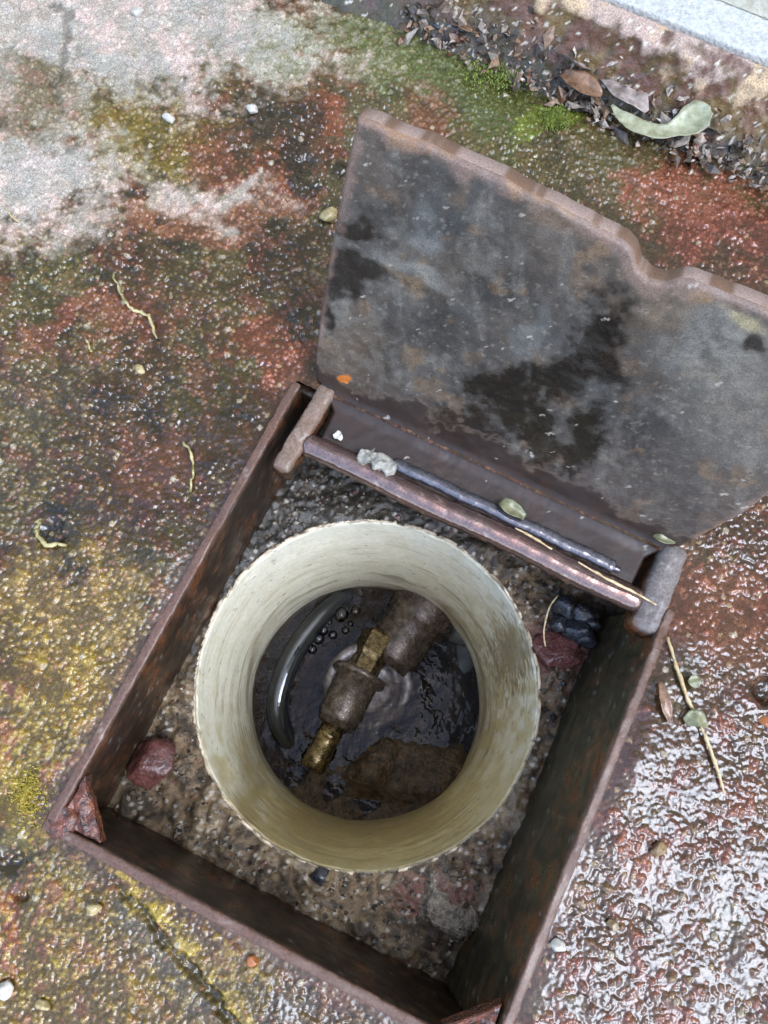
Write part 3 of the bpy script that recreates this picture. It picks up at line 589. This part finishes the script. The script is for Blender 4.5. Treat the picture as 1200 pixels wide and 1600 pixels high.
# brown wet foot of the plate and worn rim
foot = sstep(.052, .036, LS[:,0]+(a2-.5)*.03+(a1-.5)*.03); LC = lerp(LC, (.028, .014, .009), foot*.95); LC = lerp(LC, (.045, .02, .010), foot*sstep(.5, .64, a2)*.7); lwet = lerp(lwet[:,None], .15, foot)[:,0]
LC = lerp(LC, (.22, .18, .15), sstep(.3, .5, foot)*sstep(.75, .55, foot)*.35)
rim = sstep(.0075, .002, LS[:,1]+(a2-.5)*.012+(a1-.5)*.012+.003*(LS[:,0] < .17))*(LS[:,0] > .045); LC = lerp(LC, (.3, .21, .185), rim*.6); LC = lerp(LC, (.34, .2, .1), rim*sstep(.52, .62, a1)*.6)
LC = lerp(LC, (.5, .48, .44), np.maximum(specks((LS[:,2], LS[:,0]), .0042, .03, 520, .16), specks((LS[:,2], LS[:,0]), .016, .035, 527, .10))*.75); LC = lerp(LC, (.7, .22, .03), sstep(1.1, .7, np.hypot((lpx-539)/11, (lpy-592)/8)+(a3-.5))*.9)
lwet = np.clip(lwet+(a1-.5)*.8-.3*rim, 0, 1); LC = LC*np.array([.64, .575, .50])
nF = grid_faces(nxl, nsl); tot = nxl*nsl
ring = [i*nsl for i in range(nxl)]+[(nxl-1)*nsl+j for j in range(1, nsl)]+[i*nsl+nsl-1 for i in range(nxl-2, -1, -1)]+[j for j in range(nsl-2, 0, -1)]
ring = np.array(ring); ring2 = np.roll(ring, -1)
# a middle loop keeps the plate edge square and rusty
nr_ = len(ring); i0 = 2*tot+np.arange(nr_); i1 = np.roll(i0, -1); side = np.stack([i0, i0+nr_, i1+nr_, i1], 1)
AF = np.concatenate([nF, nF[:,::-1]+tot, side])
AV = np.concatenate([fr_, bk, fr_[ring], bk[ring]]); LCb = LC*.0+np.array([.05,.03,.02]); sn = fbm(fr_[ring], 90, 4, 530); SC = lerp(np.tile(np.array([.27,.19,.155]), (nr_, 1)), (.14,.075,.045), sstep(.45, .6, sn)); SC = np.concatenate([SC, SC*.6])
lid = obj('lid', AV, AF, M['lid'], box, col=np.concatenate([LC, LCb, SC]), wet=np.concatenate([lwet, np.full(tot+2*nr_, .4)]))
tag(lid, 'dark grey steel plate lid standing open with a notch in its far edge')
# weld bead along the flange, short cement smear
wp = [np.array([x, .1205+.0003*math.sin(x*190), -.0036]) for x in np.linspace(-.057, .094, 90)]
V, F = tube(wp, [.0040+.0003*math.sin(i*1.7)*math.sin(i*.6) if 2 < i < 87 else .002 for i in range(90)], 16); V = V+((fbm(V, 420, 3, 58)-.5)*.0012)[:,None]; V[:,2] -= np.maximum(V[:,2]+.0008, 0)*.6
Cc, w = steel_paint(V, 9, dark=(.03,.025,.024), mid_=(.05,.045,.045), rusty=0); obj('weld_bead', V, F, M['wet_steel'], lid, col=np.tile(np.array([.13,.125,.135]), (len(V), 1))*(.6+.8*fbm(V, 300, 3, 5))[:,None], wet=np.maximum(w, .85))

# ------------------------------------------------------------------ stones, chips
def stone(name, px_, py_, z, size, mat, label, seed, group=None, cat='stone', rz=0, flat=.75, n=7, rough=.3):
    bm = bmesh.new(); bmesh.ops.create_icosphere(bm, subdivisions=4 if size > .012 else 3, radius=1); bm.verts.index_update(); V = np.array([v.co[:] for v in bm.verts]); F = [[v.index for v in f.verts] for f in bm.faces]; bm.free()
    rs_ = np.random.RandomState(seed)
    for q in range(11):                                   # break the ball into flat facets
        nrm = rs_.randn(3); nrm /= np.linalg.norm(nrm); dd = rs_.uniform(.58, .85); t = np.maximum(V@nrm-dd, 0); V = V-t[:,None]*nrm*.9
    V = V*(1+rough*(fbm(V, 1.6, 3, seed)-.5)+rough*.7*(fbm(V, 6, 3, seed+3)-.5))[:,None]*np.array([1, .8, flat])*size*1.25
    c = G(px_, py_, z); o = obj(name, place(V, (0,0,0), rz), F, mat); o.location = c; return tag(o, label, cat, group)
stone('brick_fragment', 238, 1192, -.078, .0155, M['stone_red'], 'dark red brick fragment in the near left corner of the steel box', 11, rz=.5, rough=.22, n=14)
stone('rock', 872, 1022, -.082, .015, M['stone_red'], 'wet dark red rock beside the pipe below the right hinge lug', 12, rz=.2, flat=.5, n=12)
for i, (x, y, s, q) in enumerate([(885,950,.009,'topmost'),(912,958,.008,'upper right'),(900,985,.009,'largest middle'),(925,975,.006,'small rightmost'),(875,975,.006,'small leftmost'),(915,1000,.0065,'lowest')]):
    stone('black_stone', x, y, -.076, s, M['stone_dark'], q+' glossy black stone in the heap under the right hinge lug', 20+i, 'black stones under the hinge')
stone('mortar_lump', 690, 1405, -.088, .021, M['stone_grey'], 'big grey brown mortar lump at the near right of the pipe', 31, flat=.5, n=14, rough=.5)
stone('mortar_lump', 594, 1486, -.092, .006, M['stone_grey'], 'small grey lump at the foot of the near side plate', 32)
stone('mortar_lump', 500, 1368, -.08, .006, M['stone_dark'], 'small dark lump touching the near edge of the pipe rim', 33)
stone('pebble', 870, 1478, .001, .0038, M['pebble_white'], 'white pebble on the wet ground right of the steel box', 41, cat='pebble')
stone('pebble', 1028, 1327, .001, .0042, M['pebble_brown'], 'brown upright shard on the wet ground at right', 42, cat='pebble', rz=.9)
stone('pebble', 958, 1446, .001, .003, M['pebble_brown'], 'small brown pebble near the white pebble on wet ground', 43, cat='pebble')
stone('pebble', 1196, 1126, -.001, .0045, M['pebble_orange'], 'orange pebble beside the round pit at the right edge', 44, cat='pebble')
stone('pebble', 514, 337, .002, .0052, M['pebble_yellow'], 'pale yellow pebble beside the left edge of the open lid', 45, cat='pebble', rz=1.1, flat=.6)
stone('pebble', 393, 1501, .001, .003, M['pebble_orange'], 'orange chip on the ground below the near side plate', 46, cat='pebble')
stone('pebble', 264, 184, .002, .0036, M['pebble_white'], 'pale chip in the dark wet patch at upper left', 47, cat='pebble')
stone('pebble', 394, 171, .002, .0036, M['pebble_white'], 'pale chip near the corner of the open lid', 48, cat='pebble')
stone('pebble', 219, 577, .001, .003, M['pebble_yellow'], 'yellow grain on the brown ground at left', 49, cat='pebble')
stone('pebble', 8, 1546, .001, .0045, M['pebble_white'], 'white stone at the lower left edge of the photo', 50, cat='pebble')
stone('pebble', 215, 18, .001, .004, M['pebble_white'], 'white pebble in the pale dry crust at the top', 51, cat='pebble')
stone('pebble', 66, 1571, .001, .003, M['pebble_yellow'], 'yellow grain near the lower left corner of the photo', 52, cat='pebble')
stone('pebble', 146, 1420, .001, .0036, M['pebble_yellow'], 'pale yellow pebble left of the mossy crack', 53, cat='pebble')
# slate piece at the head of the gutter
V, F = rbox((.024, .0085, .003), .002, 12, .0012, 150, 3); o = obj('slate_shard', place(V, (0,0,0), R_(-5)), F, M['slate']); o.location = G(650, 14, .001); tag(o, 'dark slate shard in the gutter at the top edge', 'slate')

# ------------------------------------------------------------------ leaves, litter, straw, moss
def leaf(name, mid, width, mat, label, seed=0, lift=.004, curl=.5, z=.003, cat='leaf', group=None, thick=.0004):
    """mid: pixel polyline of the midrib, width: profile (m)"""
    pts = spline([G(x, y, z+dz) for x, y, dz in mid], 7); n = len(pts); m = 9; V = []; rs = np.random.RandomState(seed)
    for i, p in enumerate(pts):
        t = i/(n-1); tg = pts[min(i+1, n-1)]-pts[max(i-1, 0)]; tg[2] = 0; tg /= np.linalg.norm(tg); sd_ = np.array([-tg[1], tg[0], 0])
        w = np.interp(t, np.linspace(0, 1, len(width)), width)
        for j in range(m):
            q = j/(m-1)*2-1; V.append(p+sd_*w*q+np.array([0, 0, curl*w*q*q+lift*math.sin(t*9+seed)*.15]))
    V = np.array(V); V[:,2] += (fbm(V, 160, 3, seed)-.5)*.003; Vb = V-np.array([0, 0, thick]); F = grid_faces(n, m); k = len(V)
    rg = [i*m for i in range(n)]+[(n-1)*m+j for j in range(1, m)]+[i*m+m-1 for i in range(n-2, -1, -1)]+[j for j in range(m-2, 0, -1)]; rg = np.array(rg); r2 = np.roll(rg, -1)
    o = obj(name, np.concatenate([V, Vb]), np.concatenate([F, F[:,::-1]+k, np.stack([rg, rg+k, r2+k, r2], 1)]), mat); return tag(o, label, cat, group)
leaf('pale_leaf', [(955,165,0),(985,192,.002),(1030,208,.002),(1065,200,.003),(1092,182,.008),(1112,172,.012)], [.001,.0055,.006,.0055,.0105,.011,.003], M['leaf_pale'], 'long pale green curled leaf lying in the gutter', 3, curl=.3, z=.0085)
LZ = .006
leaf('dead_leaf', [(700,25,0),(730,40,.003),(755,48,.003)], [.002,.009,.008,.002], M['leaf_brown'], 'brown dead leaf at the top of the gutter beside the slate shard', 4, z=LZ)
leaf('dead_leaf', [(868,80,.004),(900,95,.008),(925,110,.006)], [.002,.009,.01,.003], M['leaf_grey'], 'curled grey dead leaf in the middle of the gutter', 5, curl=1.0, z=LZ)
leaf('dead_leaf', [(875,115,.002),(910,135,.004),(940,150,.003)], [.003,.008,.008,.002], M['leaf_brown'], 'reddish brown dead leaf just above the pale green leaf', 6, z=LZ)
leaf('dead_leaf', [(940,120,.004),(985,145,.006),(1010,175,.004)], [.003,.011,.009,.002], M['leaf_grey'], 'broad pinkish grey dead leaf behind the pale green leaf', 7, curl=.2, z=LZ)
leaf('dead_leaf', [(770,22,.002),(785,45,.004)], [.002,.007,.006,.002], M['leaf_brown'], 'small rust brown leaf second in the gutter from the top', 8, z=LZ)
leaf('leaf_scrap', [(1082,1055,.002),(1090,1075,.003)], [.001,.004,.0035,.001], M['leaf_dull'], 'dull green leaf scrap beside the straw on the right', 9, curl=.2)
leaf('leaf_scrap', [(1070,1128,.001),(1090,1122,.003),(1105,1135,.001)], [.002,.005,.004,.001], M['leaf_dull'], 'flat olive leaf scrap under the middle of the right straw', 10, curl=.2)
leaf('leaf_scrap', [(1032,1065,.001),(1040,1100,.003),(1048,1130,.001)], [.001,.003,.0028,.001], M['leaf_brown'], 'thin brown leaf scrap left of the right straw', 11, curl=.4)
leaf('leaf_scrap', [(1022,832,0),(1038,838,.003),(1055,845,.001)], [.003,.0045,.004,.002], M['leaf_dull'], 'olive leaf scrap stuck above the right hinge lug', 12, z=.004, curl=.4)
leaf('leaf_scrap', [(783,783,0),(800,795,.003),(820,808,.001)], [.003,.0045,.004,.002], M['leaf_dull'], 'olive leaf scrap on the lid foot behind the weld', 13, z=.002, curl=.4)
leaf('leaf_scrap', [(524,676,0),(534,686,.001)], [.002,.0028,.002,.001], M['pebble_white'], 'pale flake near the left hinge lug', 14, z=.002, curl=.1)
V, F = rbox((.0125, .0042, .0018), .0015, 22, .0022, 170, 9); V[:,1] += (fbm(V, 240, 3, 14)-.5)*.006; V[:,2] += (fbm(V, 300, 3, 15)-.5)*.004; o = obj('cement_smear', place(V, (0,0,0), R_(4)), F, M['cement']); o.location = G(590, 722, .0015); tag(o, 'pale cement smear on the left end of the hinge rod', 'cement')
# litter along the gutter: nobody could count it
rs = np.random.RandomState(2); LVs = []; LFs = []; LCs = []
PAL = 1.25*np.array([(.025,.018,.012),(.07,.055,.042),(.16,.10,.06),(.2,.16,.125),(.32,.26,.21),(.09,.04,.02),(.36,.33,.3)])
for i in range(1050):
    t = rs.rand(); x = -.19+.30*t; y = .412+rs.randn()*.0075+(.006 if t < .3 else 0); z = -.002+abs(rs.randn())*.003+max(0, (y-.414))*1.4
    s = rs.uniform(.0005, .0028)*(2.4 if rs.rand() < .12 else 1); LCs += [PAL[rs.choice(7, p=[.14,.2,.22,.16,.1,.13,.05])]]; nadd = len(LVs); n = rs.randint(4, 6); a0 = rs.rand()*6; Rr = _rot(rs.randn()*.6, rs.randn()*.6, a0); b = len(LVs)
    for k in range(n):
        a = 2*math.pi*k/n; r = s*rs.uniform(.6, 1.2); LVs.append(Rr@np.array([r*math.cos(a)*1.5, r*math.sin(a)*.8, rs.randn()*s*.25])+np.array([x, y, z]))
    LVs.append(Rr@np.array([0, 0, s*.35])+np.array([x, y, z]))
    LCs += [LCs.pop()]*(n+1)
    for k in range(n): LFs.append([b+k, b+(k+1) % n, b+n])
LCs = np.array(LCs)
tag(obj('leaf_litter', LVs, LFs, M['litter'], smooth=False, col=LCs, wet=np.full(len(LCs), .4)), 'dark wet crumbled leaf litter filling the gutter by the kerb', 'leaf litter', kind='stuff')
def straw(name, pts, r, mat, label, cat='straw', seed=0):
    P3 = spline([G(x, y, z) for x, y, z in pts], 6); n = len(P3); rs = np.random.RandomState(seed)
    P3 = [p+rs.randn(3)*r*(.45 if cat == 'moss' else .12) for p in P3]; V, F = tube(P3, [r*(.55+.6*math.sin(math.pi*(.12+.76*i/(n-1))))*rs.uniform(.6, 1.25) for i in range(n)], 7); return tag(obj(name, V, F, mat), label, cat)
straw('straw', [(1043,995,.002),(1060,1050,.0035),(1078,1100,.003),(1090,1118,.003)], .0010, M['straw'], 'upper piece of pale straw on the wet ground at right', seed=1)
straw('straw', [(1094,1132,.003),(1108,1165,.003),(1120,1200,.003),(1132,1240,.002)], .0010, M['straw'], 'lower piece of pale straw on the wet ground at right', seed=2)
straw('straw', [(903,878,.006),(950,905,.006),(1000,930,.004),(1025,945,.003)], .0008, M['straw'], 'thin straw lying over the right end of the hinge rod', seed=3)
straw('straw', [(805,825,.004),(830,838,.005),(862,858,.003)], .0007, M['straw'], 'thin reddish stalk lying along the hinge rod', seed=4)
straw('rootlet', [(852,1010,-.074),(850,985,-.072),(858,950,-.070),(872,930,-.070)], .0006, M['straw'], 'fine pale rootlet hooked beside the black stones', 'rootlet', 5)
straw('moss_strand', [(178,428,.002),(190,462,.003),(210,485,.003),(232,495,.002),(243,530,.001)], .0010, M['moss_strand'], 'crooked yellow moss strand on the brown ground at upper left', 'moss', 6)
straw('moss_strand', [(285,690,.001),(298,705,.003),(302,735,.002),(297,768,.001)], .0009, M['moss_strand'], 'short yellow green strand left of the box edge', 'moss', 7)
straw('moss_strand', [(62,812,.001),(58,832,.002),(72,850,.002),(102,852,.001)], .0012, M['moss_strand'], 'curved yellow strand round the dark pit at left', 'moss', 8)
straw('moss_strand', [(133,524,.001),(138,540,.002),(143,550,.001)], .0008, M['moss_strand'], 'tiny pale sliver below the crooked moss strand', 'moss', 9)
straw('straw', [(8,322,.001),(18,338,.002),(30,347,.001)], .0006, M['straw'], 'tiny straw in the pale crust at the left edge', seed=10)
def moss(px_, py_, rx, ry, n, hgt, mat, label, seed):
    rs = np.random.RandomState(seed); V = []; F = []; c0 = G(px_, py_, 0)
    for i in range(n):
        q = rs.randn(2)*.5; c = G(px_+q[0]*rx, py_+q[1]*ry, -.0005); a = rs.rand()*6.28; d = np.array([math.cos(a), math.sin(a), 0]); w = rs.uniform(.00025, .0006); l = hgt*rs.uniform(.5, 1.3)*math.exp(-.5*(q@q)); b = len(V)
        sdv = np.array([-d[1], d[0], 0])*w; V += [c-sdv, c+sdv, c+d*l*.35+np.array([0,0,l*.6])+sdv*.8, c+d*l*.9+np.array([0,0,l]), c+d*l*.35+np.array([0,0,l*.6])-sdv*.8]; F += [[b,b+1,b+2,b+3,b+4]]
    o = obj('moss_tuft', np.array(V), F, mat, smooth=False); return tag(o, label, 'moss')
moss(868, 187, 24, 20, 900, .0022, M['moss'], 'bright lime green moss tuft between the lid and the gutter', 1)
moss(45, 1240, 30, 45, 700, .0018, M['moss_gold'], 'golden moss tuft beside the near left corner of the box', 2)
moss(775, 115, 60, 30, 900, .0014, M['moss'], 'thin green moss patch near the top of the gutter', 3)

# loose grit on the mortar bed: small angular crumbs, nobody could count them
rs = np.random.RandomState(7); gv = []; gf = []; gc = []; GPAL = np.array([(.05,.04,.03),(.11,.085,.06),(.2,.165,.12),(.11,.05,.035),(.025,.02,.016)])
oct_ = np.array([(1,0,0),(-1,0,0),(0,1,0),(0,-1,0),(0,0,1),(0,0,-1)], float); of = [(0,2,4),(2,1,4),(1,3,4),(3,0,4),(2,0,5),(1,2,5),(3,1,5),(0,3,5)]
cnt = 0
while cnt < 800:
    x, y = rs.uniform(-W2+.003, W2-.018), rs.uniform(-L2+.003, L2-.02)
    if math.hypot(x-PC[0], y-PC[1]) < RO+.0025: continue
    i_ = int((x-bx[0])/st); j_ = int((y-by[0])/st); zb = B[i_*len(by)+j_, 2]; sz = rs.uniform(.0007, .0022)*(1.7 if rs.rand() < .06 else 1)
    b = len(gv); Rr = _rot(*(rs.rand(3)*6)); gv += list((oct_*rs.uniform(.6, 1.25, (6,1))*sz)@Rr.T+np.array([x, y, zb+sz*.25])); gf += [[b+k for k in f] for f in of]
    gc += [GPAL[rs.choice(5, p=[.3,.3,.15,.1,.15])]]*6; cnt += 1
tag(obj('grit', gv, gf, M['grit'], smooth=False, col=np.array(gc), wet=np.full(len(gc), .65)), 'loose wet grit strewn over the mortar round the plastic pipe', 'grit', kind='stuff')
